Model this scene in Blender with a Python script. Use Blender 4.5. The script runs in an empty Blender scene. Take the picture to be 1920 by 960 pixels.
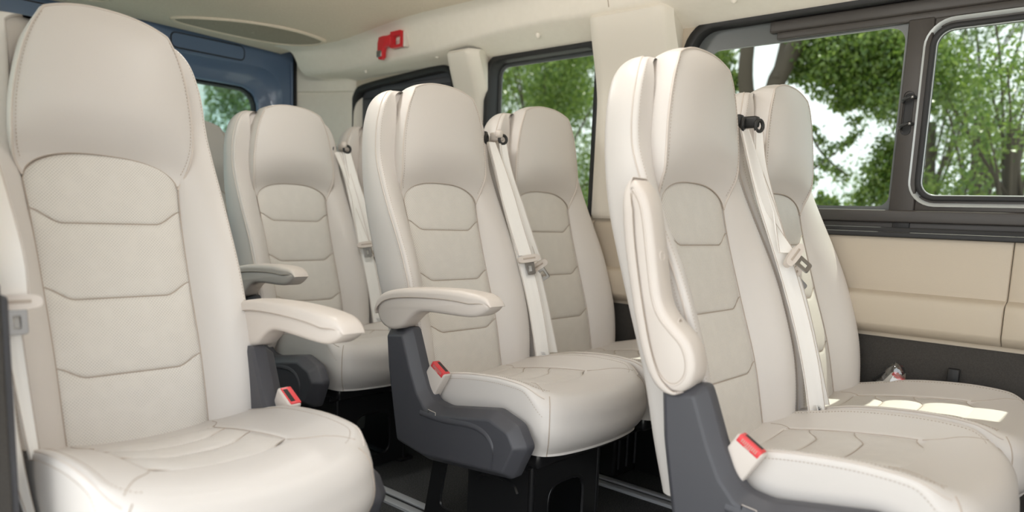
import bpy, bmesh, math, random
import numpy as np
from mathutils import Vector, Matrix
C = bpy.context.scene.collection
random.seed(3); RNG = np.random.default_rng(5)
ZO = 0.87          # height of the camera above the van floor
SZ = 0.418         # height of the seat reference point above the floor

# ------------------------------------------------------------------ camera
cam_data = bpy.data.cameras.new('camera'); cam = bpy.data.objects.new('camera', cam_data); C.objects.link(cam)
F_PX, PITCH, ROLL, YAW, CY = 1366.84, math.radians(-7.873), math.radians(2.275), math.radians(48.387), 597.86
dv = Vector((math.sin(YAW)*math.cos(PITCH), math.cos(YAW)*math.cos(PITCH), math.sin(PITCH)))
rv = Vector((math.cos(YAW), -math.sin(YAW), 0)); uv = rv.cross(dv)
r2 = rv*math.cos(ROLL) + uv*math.sin(ROLL); u2 = -rv*math.sin(ROLL) + uv*math.cos(ROLL)
cam.matrix_world = Matrix(((r2.x, u2.x, -dv.x, 0), (r2.y, u2.y, -dv.y, 0), (r2.z, u2.z, -dv.z, ZO), (0, 0, 0, 1)))
cam_data.sensor_width = 36; cam_data.lens = F_PX*36/1920
cam_data.shift_y = (CY-480)/1920; cam_data.clip_start = .02
cam_data.dof.use_dof = True; cam_data.dof.focus_distance = 1.95; cam_data.dof.aperture_fstop = 2.2
bpy.context.scene.camera = cam

# ------------------------------------------------------------------ light
sc = bpy.context.scene
sc.view_settings.view_transform = 'Standard'; sc.view_settings.look = 'None'
sc.view_settings.gamma = 1; sc.view_settings.use_curve_mapping = False
sc.view_settings.exposure = 0.24
w = bpy.data.worlds.new('sky'); sc.world = w; w.use_nodes = True
wn = w.node_tree; bg = wn.nodes['Background']; bg.inputs[0].default_value = (.93, .97, 1, 1); bg.inputs[1].default_value = 2.1
sc.cycles.max_bounces = 10; sc.cycles.diffuse_bounces = 7; sc.cycles.transparent_max_bounces = 24
sc.cycles.caustics_reflective = False; sc.cycles.caustics_refractive = False
sd = bpy.data.lights.new('sun', 'SUN'); sd.energy = 7; sd.angle = math.radians(.6); sd.color = (1, .95, .85)
sun = bpy.data.objects.new('sun', sd); C.objects.link(sun)
sun.rotation_euler = Vector((-.36, .0, -.93)).to_track_quat('-Z', 'Y').to_euler()

FILL_W = 5.2  # base power of the added cabin lamps
# ------------------------------------------------------------------ materials
def nd(nt, t, **k):
    n = nt.nodes.new(t)
    for a, b in k.items(): setattr(n, a, b)
    return n
def mat(name, col, rough=.5, metal=0, spec=.5, bump=None, var=None, coat=0):
    m = bpy.data.materials.new(name); m.use_nodes = True; nt = m.node_tree; p = nt.nodes['Principled BSDF']
    p.inputs['Base Color'].default_value = (*col, 1); p.inputs['Roughness'].default_value = rough
    p.inputs['Metallic'].default_value = metal; p.inputs['Specular IOR Level'].default_value = spec
    p.inputs['Coat Weight'].default_value = coat
    if bump or var:
        tc = nd(nt, 'ShaderNodeTexCoord')
    if bump:
        sc_, st_ = bump
        n = nd(nt, 'ShaderNodeTexNoise'); n.inputs['Scale'].default_value = sc_; n.inputs['Detail'].default_value = 4
        b = nd(nt, 'ShaderNodeBump'); b.inputs['Strength'].default_value = st_; b.inputs['Distance'].default_value = .002
        nt.links.new(tc.outputs['Object'], n.inputs['Vector']); nt.links.new(n.outputs['Fac'], b.inputs['Height']); nt.links.new(b.outputs['Normal'], p.inputs['Normal'])
    if var:
        sc_, c2 = var
        n = nd(nt, 'ShaderNodeTexNoise'); n.inputs['Scale'].default_value = sc_; n.inputs['Detail'].default_value = 5
        x = nd(nt, 'ShaderNodeMix', data_type='RGBA'); x.inputs['A'].default_value = (*col, 1); x.inputs['B'].default_value = (*c2, 1)
        r = nd(nt, 'ShaderNodeMapRange'); r.inputs['From Min'].default_value = .35; r.inputs['From Max'].default_value = .65
        nt.links.new(tc.outputs['Object'], n.inputs['Vector']); nt.links.new(n.outputs['Fac'], r.inputs['Value'])
        nt.links.new(r.outputs['Result'], x.inputs['Factor']); nt.links.new(x.outputs['Result'], p.inputs['Base Color'])
    return m
def perforated(name, col, axis, pitch=.0052):
    m = mat(name, col, .5); nt = m.node_tree; p = nt.nodes['Principled BSDF']
    tc = nd(nt, 'ShaderNodeTexCoord'); s = nd(nt, 'ShaderNodeSeparateXYZ'); cb = nd(nt, 'ShaderNodeCombineXYZ')
    nt.links.new(tc.outputs['Object'], s.inputs[0]); nt.links.new(s.outputs['X'], cb.inputs['X']); nt.links.new(s.outputs[axis], cb.inputs['Y'])
    mp = nd(nt, 'ShaderNodeMapping'); mp.inputs['Rotation'].default_value = (0, 0, math.pi/4); mp.inputs['Scale'].default_value = (1/pitch,)*3
    v = nd(nt, 'ShaderNodeTexVoronoi', voronoi_dimensions='2D'); v.inputs['Randomness'].default_value = 0; v.inputs['Scale'].default_value = 1
    nt.links.new(cb.outputs[0], mp.inputs['Vector']); nt.links.new(mp.outputs[0], v.inputs['Vector'])
    r = nd(nt, 'ShaderNodeMapRange'); r.inputs['From Min'].default_value = .18; r.inputs['From Max'].default_value = .30
    nt.links.new(v.outputs['Distance'], r.inputs['Value'])
    n = nd(nt, 'ShaderNodeTexNoise'); n.inputs['Scale'].default_value = 35; nt.links.new(tc.outputs['Object'], n.inputs['Vector'])
    r2_ = nd(nt, 'ShaderNodeMapRange'); r2_.inputs['From Min'].default_value = .35; r2_.inputs['From Max'].default_value = .6; r2_.inputs['To Min'].default_value = .35
    nt.links.new(n.outputs['Fac'], r2_.inputs['Value'])
    x = nd(nt, 'ShaderNodeMix', data_type='RGBA'); x.inputs['A'].default_value = (*[c*.66 for c in col], 1); x.inputs['B'].default_value = (*col, 1)
    mx = nd(nt, 'ShaderNodeMath', operation='MAXIMUM'); iv = nd(nt, 'ShaderNodeMath', operation='SUBTRACT'); iv.inputs[0].default_value = 1
    nt.links.new(r2_.outputs[0], iv.inputs[1]); nt.links.new(r.outputs[0], mx.inputs[0]); nt.links.new(iv.outputs[0], mx.inputs[1])
    nt.links.new(mx.outputs[0], x.inputs['Factor']); nt.links.new(x.outputs['Result'], p.inputs['Base Color'])
    return m
def glass(name, tint, gloss=.05):
    m = bpy.data.materials.new(name); m.use_nodes = True; nt = m.node_tree; nt.nodes.remove(nt.nodes['Principled BSDF'])
    t = nd(nt, 'ShaderNodeBsdfTransparent'); t.inputs[0].default_value = (*tint, 1)
    g = nd(nt, 'ShaderNodeBsdfGlossy'); g.inputs['Roughness'].default_value = .02
    x = nd(nt, 'ShaderNodeMixShader'); x.inputs[0].default_value = gloss
    nt.links.new(t.outputs[0], x.inputs[1]); nt.links.new(g.outputs[0], x.inputs[2]); nt.links.new(x.outputs[0], nt.nodes['Material Output'].inputs[0])
    return m
def leaf_mat(name, c1, c2):
    m = bpy.data.materials.new(name); m.use_nodes = True; nt = m.node_tree; nt.nodes.remove(nt.nodes['Principled BSDF'])
    g = nd(nt, 'ShaderNodeNewGeometry'); x = nd(nt, 'ShaderNodeMix', data_type='RGBA'); x.inputs['A'].default_value = (*c1, 1); x.inputs['B'].default_value = (*c2, 1)
    nt.links.new(g.outputs['Random Per Island'], x.inputs['Factor'])
    d = nd(nt, 'ShaderNodeBsdfDiffuse'); t = nd(nt, 'ShaderNodeBsdfTranslucent'); gl = nd(nt, 'ShaderNodeBsdfGlossy'); gl.inputs['Roughness'].default_value = .35
    s = nd(nt, 'ShaderNodeMixShader'); s.inputs[0].default_value = .45; s2 = nd(nt, 'ShaderNodeMixShader'); s2.inputs[0].default_value = .06
    nt.links.new(x.outputs['Result'], d.inputs[0]); nt.links.new(x.outputs['Result'], t.inputs[0])
    nt.links.new(d.outputs[0], s.inputs[1]); nt.links.new(t.outputs[0], s.inputs[2]); nt.links.new(s.outputs[0], s2.inputs[1]); nt.links.new(gl.outputs[0], s2.inputs[2])
    nt.links.new(s2.outputs[0], nt.nodes['Material Output'].inputs[0])
    return m
M = dict(
    leather=mat('cream_leather', (.665, .63, .60), .42, bump=(330, .10)),
    perf=perforated('perforated_leather', (.70, .67, .625), 'Z', .0044),
    perfc=perforated('perforated_cushion_leather', (.665, .63, .595), 'Y', .004),
    thread=mat('seam_thread', (.47, .40, .34), .8),
    piping=mat('seam_piping', (.62, .56, .51), .55),
    belt=mat('belt_webbing', (.90, .885, .86), .6),
    beige_plastic=mat('beige_plastic', (.68, .62, .57), .42, bump=(500, .05)),
    cover=mat('charcoal_plastic', (.070, .071, .082), .45, bump=(700, .12)),
    black=mat('black_metal', (.012, .012, .013), .28),
    blackp=mat('black_plastic', (.02, .02, .02), .5),
    steel=mat('steel', (.30, .29, .28), .35, .9),
    alu=mat('aluminium', (.50, .51, .53), .4, .1),
    red=mat('red_plastic', (.62, .02, .03), .4),
    redp=mat('red_release', (.78, .07, .08), .35),
    trim=mat('beige_trim', (.53, .46, .37), .6, bump=(260, .12)),
    cove=mat('cream_headliner', (.85, .80, .72), .75, bump=(300, .2), var=(40, (.83, .78, .70))),
    ceil=mat('ceiling_cloth', (.78, .69, .57), .9, bump=(400, .35), var=(120, (.74, .65, .53))),
    grille=mat('grille_cloth', (.46, .41, .33), .9, var=(420, (.28, .245, .19))),
    dark=mat('charcoal_wall_cloth', (.040, .036, .032), .85, bump=(500, .3), var=(300, (.052, .047, .042))),
    carpet=mat('black_carpet', (.016, .016, .017), .95, bump=(300, .8), var=(260, (.085, .085, .085))),
    frame=mat('window_plastic', (.052, .046, .042), .45, bump=(200, .06)),
    frit=mat('grey_glass_band', (.115, .125, .125), .35),
    rubber=mat('black_rubber', (.012, .012, .013), .55),
    sash=mat('pale_sash_strip', (.50, .53, .53), .3, .3),
    blue=mat('blue_paint', (.105, .16, .26), .32, coat=.4),
    white=mat('white_label', (.88, .88, .88), .6),
    ink=mat('label_ink', (.15, .15, .16), .6),
    glass=glass('tinted_glass', (.72, .75, .725), .003), rglass=glass('rear_glass', (.60, .70, .69), .07), film=glass('clear_film', (.9, .93, .95), .2),
    bark=mat('bark', (.075, .06, .045), .9, bump=(20, .6)),
    leafa=leaf_mat('leaf_green', (.065, .14, .02), (.24, .34, .06)), leafb=leaf_mat('leaf_dark', (.05, .11, .022), (.18, .27, .06)),
    pillar=mat('cream_plastic', (.78, .735, .66), .55, bump=(300, .1)),
    asphalt=mat('pavement', (.50, .49, .46), .9, var=(6, (.45, .44, .41))),
    metalwall=mat('body_metal', (.5, .5, .5), .5), whitewall=mat('white_render', (.8, .8, .78), .8),
)

M['lamp'] = mat('fill_lamp_cover', (.9, .9, .88), .5)
_p = M['lamp'].node_tree.nodes['Principled BSDF']; _p.inputs['Emission Color'].default_value = (1, .95, .88, 1); _p.inputs["Emission Strength"].default_value = 1.2  # glow for the covers of the added lamps
# ------------------------------------------------------------------ mesh helper
class MB:
    def __init__(s): s.v = []; s.f = []; s.mi = []; s.sm = []; s.mats = []
    def m(s, name):
        if name not in s.mats: s.mats.append(name)
        return s.mats.index(name)
    def add(s, verts, faces, mname, smooth=True):
        o = len(s.v); i = s.m(mname)
        s.v += [tuple(map(float, p)) for p in verts]
        for f in faces: s.f.append(tuple(o+k for k in f)); s.mi.append(i); s.sm.append(smooth)
        return s
    def grid(s, P, mname, cu=False, cv=False, flip=False):
        P = np.asarray(P, float); n, m = P.shape[:2]; F = []
        for i in range(n if cu else n-1):
            for j in range(m if cv else m-1):
                q = (i*m+j, i*m+(j+1) % m, ((i+1) % n)*m+(j+1) % m, ((i+1) % n)*m+j)
                F.append(q[::-1] if flip else q)
        return s.add(P.reshape(-1, 3), F, mname)
    def tube(s, pts, r, mname, seg=6, closed=False, cap=True):
        P = np.asarray(pts, float); n = len(P)
        if closed: T = np.roll(P, -1, 0)-np.roll(P, 1, 0)
        else: T = np.gradient(P, axis=0)
        T /= np.linalg.norm(T, axis=1)[:, None]+1e-12
        a = np.array((0, 0, 1.)) if abs(T[0][2]) < .9 else np.array((1., 0, 0))
        nrm = a-T[0]*(a@T[0]); nrm /= np.linalg.norm(nrm); rings = []
        for i in range(n):
            nrm = nrm-T[i]*(nrm@T[i]); nrm /= np.linalg.norm(nrm)+1e-12; b = np.cross(T[i], nrm)
            rr = r[i] if hasattr(r, '__len__') else r
            rings.append([P[i]+rr*(nrm*math.cos(k)+b*math.sin(k)) for k in np.arange(seg)*2*math.pi/seg])
        o = len(s.v); s.grid(rings, mname, cu=closed, cv=True)
        if cap and not closed:
            i = s.m(mname)
            for base in (o, o+(n-1)*seg):
                s.f.append(tuple(range(base, base+seg))); s.mi.append(i); s.sm.append(False)
        return s
    def dashes(s, pts, mname, ln=.004, gap=.003, r=.0007):
        P = resample(pts, None, (ln+gap)/2)
        for k in range(0, len(P)-1, 2): s.tube(P[k:k+2], r, mname, 4)
        return s
    def bm(s, b, mname, smooth=False):
        b.verts.ensure_lookup_table(); b.verts.index_update()
        s.add([v.co for v in b.verts], [[v.index for v in f.verts] for f in b.faces], mname, smooth); b.free(); return s
    def box(s, lo, hi, mname, bev=0, M4=None, seg=2):
        b = bmesh.new(); bmesh.ops.create_cube(b, size=1)
        lo = Vector(lo); hi = Vector(hi)
        for v in b.verts: v.co = Vector([(lo[i]+hi[i])/2+v.co[i]*(hi[i]-lo[i]) for i in range(3)])
        if bev: bmesh.ops.bevel(b, geom=b.edges[:], offset=bev, segments=seg, affect='EDGES', profile=.5)
        if M4 is not None: b.transform(M4)
        return s.bm(b, mname, bev > 0)
    def prism(s, poly, a0, a1, mname, axis=0, bev=0, seg=2, smooth=None):
        # poly in the two other axes (in order), extruded along axis
        b = bmesh.new()
        def co(p, a): c = list(p); c.insert(axis, a); return c
        vs = [b.verts.new(co(p, a0)) for p in poly]; f = b.faces.new(vs)
        r = bmesh.ops.extrude_face_region(b, geom=[f])
        for v in [g for g in r['geom'] if isinstance(g, bmesh.types.BMVert)]: v.co[axis] = a1
        bmesh.ops.recalc_face_normals(b, faces=b.faces[:])
        if bev:
            es = [e for e in b.edges if abs(e.verts[0].co[axis]-e.verts[1].co[axis]) < 1e-6]
            bmesh.ops.bevel(b, geom=es, offset=bev, segments=seg, affect='EDGES', profile=.5)
        return s.bm(b, mname, bool(bev) if smooth is None else smooth)
    def plate(s, outer, holes, a0, a1, mname, axis=0):
        # flat plate with holes: outlines in the two other axes, thickness a0..a1 along axis
        def co(p, a): c = list(p); c.insert(axis, a); return c
        for a in (a0, a1):
            b = bmesh.new(); es = []
            for lp in [outer]+holes:
                vs = [b.verts.new(co(p, a)) for p in lp]
                es += [b.edges.new((vs[i], vs[(i+1) % len(vs)])) for i in range(len(vs))]
            bmesh.ops.triangle_fill(b, use_beauty=True, use_dissolve=False, edges=es)
            s.bm(b, mname)
        for lp in [outer]+holes:
            n = len(lp); V = [co(p, a0) for p in lp]+[co(p, a1) for p in lp]
            s.add(V, [(i, (i+1) % n, n+(i+1) % n, n+i) for i in range(n)], mname, False)
        return s
    def build(s, name, parent=None, off=(0, 0, 0), mirror=False, auto=True):
        o = bpy.data.objects.new(name, s.mesh(name, off, mirror)); C.objects.link(o)
        if parent: o.parent = parent
        return o
    def mesh(s, name, off=(0, 0, 0), mirror=False):
        me = bpy.data.meshes.new(name); V = np.array(s.v)+np.array(off)
        F = s.f
        if mirror: V[:, 0] *= -1; F = [f[::-1] for f in F]
        me.from_pydata(V.tolist(), [], F)
        for n in s.mats: me.materials.append(M[n])
        me.polygons.foreach_set('material_index', s.mi); me.polygons.foreach_set('use_smooth', s.sm); me.update()
        b = bmesh.new(); b.from_mesh(me); bmesh.ops.remove_doubles(b, verts=b.verts[:], dist=1e-5)
        bmesh.ops.recalc_face_normals(b, faces=b.faces[:])
        for e in b.edges:
            if len(e.link_faces) == 2 and e.calc_face_angle(0) > 1.0: e.smooth = False
        b.to_mesh(me); b.free()
        return me
def resample(pts, n=None, step=None, closed=False):
    P = np.asarray(pts, float)
    if closed: P = np.vstack([P, P[:1]])
    d = np.r_[0, np.cumsum(np.linalg.norm(np.diff(P, axis=0), axis=1))]
    if n is None: n = max(2, int(d[-1]/step)+1)
    t = np.linspace(0, d[-1], n+1)[:-1] if closed else np.linspace(0, d[-1], n)
    return np.stack([np.interp(t, d, P[:, k]) for k in range(P.shape[1])], 1)
def chaikin(P, k=3, closed=True):
    P = np.asarray(P, float)
    for _ in range(k):
        if closed:
            Q = np.roll(P, -1, 0); P = np.stack([.75*P+.25*Q, .25*P+.75*Q], 1).reshape(-1, P.shape[1])
        else:
            A, B = P[:-1], P[1:]; R = np.stack([.75*A+.25*B, .25*A+.75*B], 1).reshape(-1, P.shape[1]); P = np.vstack([P[:1], R[1:-1], P[-1:]])
    return P
def rrect(a0, b0, a1, b1, r, n=7):
    rs = r if hasattr(r, '__len__') else (r,)*4; out = []
    for (cx, cy, sx, sy, k, q) in ((a0, b0, 1, 1, 180, 0), (a1, b0, -1, 1, 270, 1), (a1, b1, -1, -1, 0, 2), (a0, b1, 1, -1, 90, 3)):
        for t in np.radians(np.linspace(k, k+90, n)): out.append((cx+sx*rs[q]+rs[q]*math.cos(t), cy+sy*rs[q]+rs[q]*math.sin(t)))
    return out
def inset(P, d):
    P = np.array(P); n = len(P); A = np.roll(P, 1, 0); B = np.roll(P, -1, 0); e1 = P-A; e2 = B-P
    e1 /= np.linalg.norm(e1, axis=1)[:, None]; e2 /= np.linalg.norm(e2, axis=1)[:, None]
    n1 = np.stack([e1[:, 1], -e1[:, 0]], 1); n2 = np.stack([e2[:, 1], -e2[:, 0]], 1); m = n1+n2; m /= np.linalg.norm(m, axis=1)[:, None]
    k = d/np.clip((m*n1).sum(1), .5, 1); Q = P+m*k[:, None]
    area = .5*(P[:, 0]*np.roll(P[:, 1], -1)-np.roll(P[:, 0], -1)*P[:, 1]).sum()
    return Q if area < 0 else P-m*k[:, None]
def rcorner(P, r, n=5):
    P = np.asarray(P, float); out = []; m = len(P)
    for i in range(m):
        a = P[i-1]-P[i]; b = P[(i+1) % m]-P[i]; la = np.linalg.norm(a); lb = np.linalg.norm(b); k = min(r, .45*la, .45*lb)
        p0 = P[i]+a/la*k; p1 = P[i]+b/lb*k
        for t in np.linspace(0, 1, n): out.append((1-t)**2*p0+2*t*(1-t)*P[i]+t*t*p1)
    return np.array(out)
def ip(x, xs, ys): return np.interp(x, xs, ys)
def smooth(t): t = np.clip(t, 0, 1); return t*t*(3-2*t)
class Spl:                                        # smooth 1-D interpolation through points (monotone x)
    def __init__(s, xs, ys):
        s.x = np.array(xs, float); s.y = np.array(ys, float); d = np.diff(s.y)/np.diff(s.x)
        s.k = np.r_[d[0], (d[1:]+d[:-1])/2, d[-1]]
    def __call__(s, q):
        q = np.clip(q, s.x[0], s.x[-1]); i = np.clip(np.searchsorted(s.x, q)-1, 0, len(s.x)-2); h = s.x[i+1]-s.x[i]; t = (q-s.x[i])/h
        return (2*t**3-3*t**2+1)*s.y[i]+(t**3-2*t**2+t)*h*s.k[i]+(-2*t**3+3*t**2)*s.y[i+1]+(t**3-t**2)*h*s.k[i+1]
def V3(p): return (p[0], p[1], p[2]+ZO)
def put(o, label=None, cat=None, group=None, kind=None):
    if label: o['label'] = label
    if cat: o['category'] = cat
    if group: o['group'] = group
    if kind: o['kind'] = kind
    return o
def empty(name, loc, rz=0):
    o = bpy.data.objects.new(name, None); o.location = loc; o.rotation_euler[2] = rz; o.empty_display_size = .1; C.objects.link(o); return o
def struct(mb, name, label=None, cat=None): return put(mb.build(name, off=(0, 0, ZO)), label, cat, kind='structure')
# ================================================================== VAN BODY (camera-height coordinates, shifted up by ZO when built)
XW_ = 2.28
K = XW_/2.25
FL = -.87
def sc2(pts, k=K): return [(y*k, z*k) for y, z in pts]
st = lambda mb, n: struct(mb, n)
# floor, rails
st(MB().box((.30, -1.4, FL-.05), (2.40, 3.60, FL), 'carpet'), 'floor')
def floor_rail(x, label):
    mb = MB()
    mb.box((x-.036, -.6, FL), (x+.036, 3.38, FL+.004), 'alu', .001)
    for a, b in ((-.036, -.008), (.008, .036)): mb.box((x+a, -.6, FL+.003), (x+b, 3.38, FL+.010), 'alu', .002)
    mb.box((x-.0075, -.6, FL+.0035), (x+.0075, 3.38, FL+.005), 'rubber')
    put(mb.build('floor_rail', off=(0, 0, ZO)), label, 'rail', 'seat rails in the floor')
floor_rail(1.372, 'aluminium floor rail with a black slot, nearer the aisle, under the middle aisle seat')
floor_rail(1.985, 'aluminium floor rail under the window seats, far side from the aisle')
# right wall
RW = XW_
w2 = [(2.184, .0), (1.612, .655)]
W1 = rrect(.17, -.010, 1.295, .667, (.02, .05, .10, .02), 9)       # long sliding window
W2 = rrect(1.640, -.005, 2.215, .655, .065, 9)
W3 = [(2.41, -.005), (3.12, -.005), (3.16, .03), (3.16, .45)]+[(3.155, .53), (3.13, .59), (3.09, .618), (2.55, .648), (2.47, .648), (2.43, .625), (2.41, .56)]
W3 = chaikin(W3, 2).tolist()
st(MB().plate([(-1.4, -.30), (3.22, -.30), (3.22, .84), (-1.4, .84)], [W1, W2, W3], RW, RW+.07, 'trim'), 'wall_right')
st(MB().box((RW-.002, -1.4, FL), (RW+.07, 3.22, -.298), 'dark'), 'wall_right')
def band(y0, y1):
    P = [(RW+.012, .004), (RW-.010, .003), (RW-.019, -.004), (RW-.021, -.02), (RW-.014, -.150), (RW-.016, -.164), (RW-.032, -.170), (RW-.044, -.174), (RW-.049, -.182), (RW-.050, -.195), (RW-.046, -.255), (RW-.043, -.262), (RW-.018, -.284), (RW+.012, -.288)]
    mb = MB(); ys = [y0+.0, y0+.0015, y0+.004]+list(np.linspace(y0+.05, y1-.05, 12))+[y1-.004, y1-.0015, y1]; rows = []
    for i, y in enumerate(ys):
        e = min(i, len(ys)-1-i); k = (.008, .002, 0)[e] if e < 3 else 0
        rows.append([(min(x+k, RW+.012), y, z) for x, z in P])
    mb.grid(rows, 'trim'); return mb
st(band(.2955, 1.615), 'trim_1'); st(band(-1.4, .2945), 'trim_2'); st(band(1.62, 3.2), 'trim_3')
st(MB().box((RW-.016, 1.05, .25-.87), (RW+.02, 1.52, .253-.87), 'rubber'), 'trim_12')
# pillar covers
def pillar(ya, yb, yc, yd, zb, zt, name, lean=.064):
    # ya..yb width at the bottom, yc..yd at the top
    mb = MB(); rows = []
    for z in np.r_[zb, zb+.004, zb+.012, np.linspace(zb+.03, zt-.03, 26), zt-.012, zt-.004, zt]:
        t = (z-zb)/(zt-zb); a = ya+(yc-ya)*smooth((t-.55)/.45)**1.3; b = yb+(yd-yb)*smooth((t-.6)/.4)**1.5
        x = RW-.022-lean*smooth((z-.40)/(zt-.39))**1.5; e = min(z-zb, zt-z); x += .012*(1-smooth(e/.012))
        row = [(RW+.055, max(a, ya+.006), z)]
        for u in np.r_[0, .012, .035, np.linspace(.08, .92, 10), .965, .988, 1]:
            d = min(u, 1-u)*(b-a); row.append((x+.045*(1-smooth(d/.028))**1.6, a+(b-a)*u, z))
        row.append((RW+.055, min(b, yb-.006), z)); rows.append(row)
    mb.grid(rows, 'pillar'); return st(mb, name)
pillar(1.312, 1.655, 1.28, 1.605, .012, .704, 'trim_4', .140)
pillar(2.225, 2.40, 2.17, 2.34, .012, .672, 'trim_5', .128)
# cove between the side wall and the ceiling
zl = Spl([-1.4, 1.2, 1.56, 1.64, 1.71, 1.98, 2.42, 3.0, 3.3], [.735, .735, .735, .733, .737, .735, .704, .695, .69])
def ceil_z(x, y): return .805+.02*math.sin(math.pi*min(1, max(0, (x-.35)/1.7)))-.040*float(smooth((y-2.35)/.65))
mb = MB(); rows = []
for y in np.linspace(-1.4, 3.30, 95):
    z0 = float(zl(y)); zt = ceil_z(2.05, y); xo = .10*float(smooth((y-2.95)/.35))
    z0 *= .9655; h = zt-z0
    P = [(RW+.01, .650), (RW-.004, .655), (RW-.010, .658), (2.20, .658+(z0-.658)*.40), (2.135, z0-.008), (2.125, z0-.003), (2.119, z0+.003), (2.115, z0+.010), (2.108, z0+h*.35), (2.096, z0+h*.68), (2.084, z0+h*.86), (2.068, z0+h*.96), (2.045, zt), (2.02, zt+.003), (1.98, zt+.004)]
    rows.append([(x-xo*smooth((z-.60)/.12)*.6, y, z) for x, z in P])
mb.grid(rows, 'cove'); st(mb, 'trim_9')
mb = MB(); mb.tube([(2.116, 1.50, .716), (2.108, 1.50, .742), (2.095, 1.50, .772), (2.078, 1.50, .796)], .0018, 'thread', 5)
st(mb, 'trim_6')
# ceiling
mb = MB(); xs = np.linspace(.28, 2.03, 30)
mb.grid([[(x, y, ceil_z(x, y)+.001) for x in xs] for y in np.linspace(-1.4, 3.42, 60)], 'ceil'); st(mb, 'ceiling')
st(MB().box((.25, -1.45, .86), (2.42, 3.62, .90), 'metalwall'), 'roof')
# rear corner pillar (turns from the side wall to the rear door)
mb = MB(); rows = []
for z in np.r_[np.linspace(FL, .585, 14), .590, .597, np.linspace(.60, .82, 8)]:
    k = .004 if .588 < z < .599 else 0; o = .012 if z > .598 else 0
    P = chaikin([(RW+.03, 3.12), (RW-.01-o+k, 3.14), (RW-.035-o+k, 3.20), (2.205-o+k, 3.32-o), (2.150-o+k, 3.42-o), (2.125, 3.46), (2.125, 3.56)], 3, False)
    rows.append([(p[0], p[1], z) for p in P])
mb.grid(rows, 'cove'); st(mb, 'trim_10')
# rear end: fills beside and above the doors
st(MB().plate([(.25, FL), (2.42, FL), (2.42, .87), (.25, .87)], [[(.42, FL+.02), (2.13, FL+.02), (2.13, .795), (.42, .795)]], 3.52, 3.60, 'metalwall', axis=1), 'wall_rear')
# left wall behind the sliding-door opening
LWX = .278
LW = [rrect(1.50, -.02, 2.30, .64, .07, 8), rrect(2.42, -.02, 3.20, .62, .07, 8)]  # window openings added out of view to let daylight in
st(MB().box((.22, 1.22, FL), (LWX+.006, 3.55, -.12), 'dark', .004), 'wall_left')
st(MB().plate([(1.22, -.12), (3.55, -.12), (3.55, .87), (1.22, .87)], LW, .23, LWX, 'trim'), 'wall_left')
st(MB().box((.22, -1.4, .74), (LWX, 1.22, .87), 'trim', .004), 'wall_left')
st(MB().box((LWX+.005, 1.24, FL), (LWX+.020, 1.47, -.14), 'cover', .006), 'trim_7')
for k, l in enumerate(LW):
    wr = put(empty('window_%d' % (5+k), (0, 0, 0)), ('added unseen window letting daylight in beside the large near seat', 'added unseen window letting daylight into the last rows')[k], 'window', kind='structure')
    put(MB().prism(l, .245, .249, 'glass').build('pane', wr, off=(0, 0, ZO)))

# added partition behind the camera, cuts the light from the front; wide opening
st(MB().plate([(.22, FL), (2.36, FL), (2.36, .87), (.22, .87)], [rrect(.45, -.05, 2.15, .55, .08, 8)], -1.45, -1.40, 'trim', axis=1), 'wall_front_added')
# ------------------------------------------------------------------ windows
def loop_tube(mb, loop, x, r, mname): mb.tube([(x, *p) for p in resample(loop, 160, closed=True)], r, mname, 8, closed=True)
def ring_band(mb, loop, d0, d1, x0, x1, mname):
    P = resample(loop, 160, closed=True); a = inset(P, d0); b = inset(P, d1); r_ = .35
    rows = [np.column_stack([np.full(160, x), q]) for x, q in ((x1, a), (x0+.002, a), (x0, inset(P, d0+.002)), (x0, inset(P, d1-.002)), (x0+.002, b), (x1, b))]
    mb.grid(rows, mname, cv=True)
def slope_band(mb, loop, d0, d1, x0, x1, mname):
    P = resample(loop, 160, closed=True); rows = [np.column_stack([np.full(160, x), inset(P, d)]) for d, x in ((d0-.002, XF+.01), (d0-.001, x0+.002), (d0, x0), (d0*.6+d1*.4, x0+.003), (d1, x1), (d1, XF+.01))]
    mb.grid(rows, mname, cv=True)
def child(mb, name, parent, label=None): return put(mb.build(name, parent, off=(0, 0, ZO)), label)
# window 1: long sliding window
wr = put(empty('window_1', (0, 0, 0)), 'long dark framed sliding window beside the front pair of seats', 'window', kind='structure')
mb = MB(); ring_band(mb, W1, -.004, .026, RW-.006, RW+.05, 'rubber'); child(mb, 'window_seal', wr, 'black rubber seal')
LP = rrect(.621, .076, 1.222, .578, (.03, .03, .035, .045), 8)
RP = rrect(.235, .103, .543, .556, .045, 9)
top = [(-.34, -.008), (1.29, -.008), (1.29, .665), (-.34, .665)]
XF = RW+.035
o = resample(inset(resample(W1, 120, closed=True), .02), 120, closed=True).tolist()
child(MB().plate(o, [LP, RP], XF+.004, XF+.016, 'frit'), 'glass_band', wr, 'grey opaque band at the glass edge')
fr = MB()
fr.box((XF-.016, .185, .604), (XF+.006, 1.012, .640), 'frame', .006)       # upper runner
fr.box((XF-.010, .185, .583), (XF+.004, .99, .606), 'frame', .004)
fr.box((XF-.006, .185, .640), (XF+.004, .88, .655), 'frame', .002)
fr.box((XF-.012, .548, .060), (XF+.006, .614, .590), 'frame', .005)        # upright
fr.box((XF-.008, .185, .560), (XF+.004, .548, .600), 'frame', .003)
fr.box((XF-.016, .185, .030), (XF+.006, 1.25, .066), 'frame', .005)        # lower runner
fr.box((XF-.008, .185, .064), (XF+.004, .548, .105), 'frame', .003)
fr.box((XF-.004, .185, -.002), (XF+.004, 1.26, .034), 'frame', .002)
fr.box((RW-.034, .175, -.012), (XF, 1.285, .003), 'rubber', .003)
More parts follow.
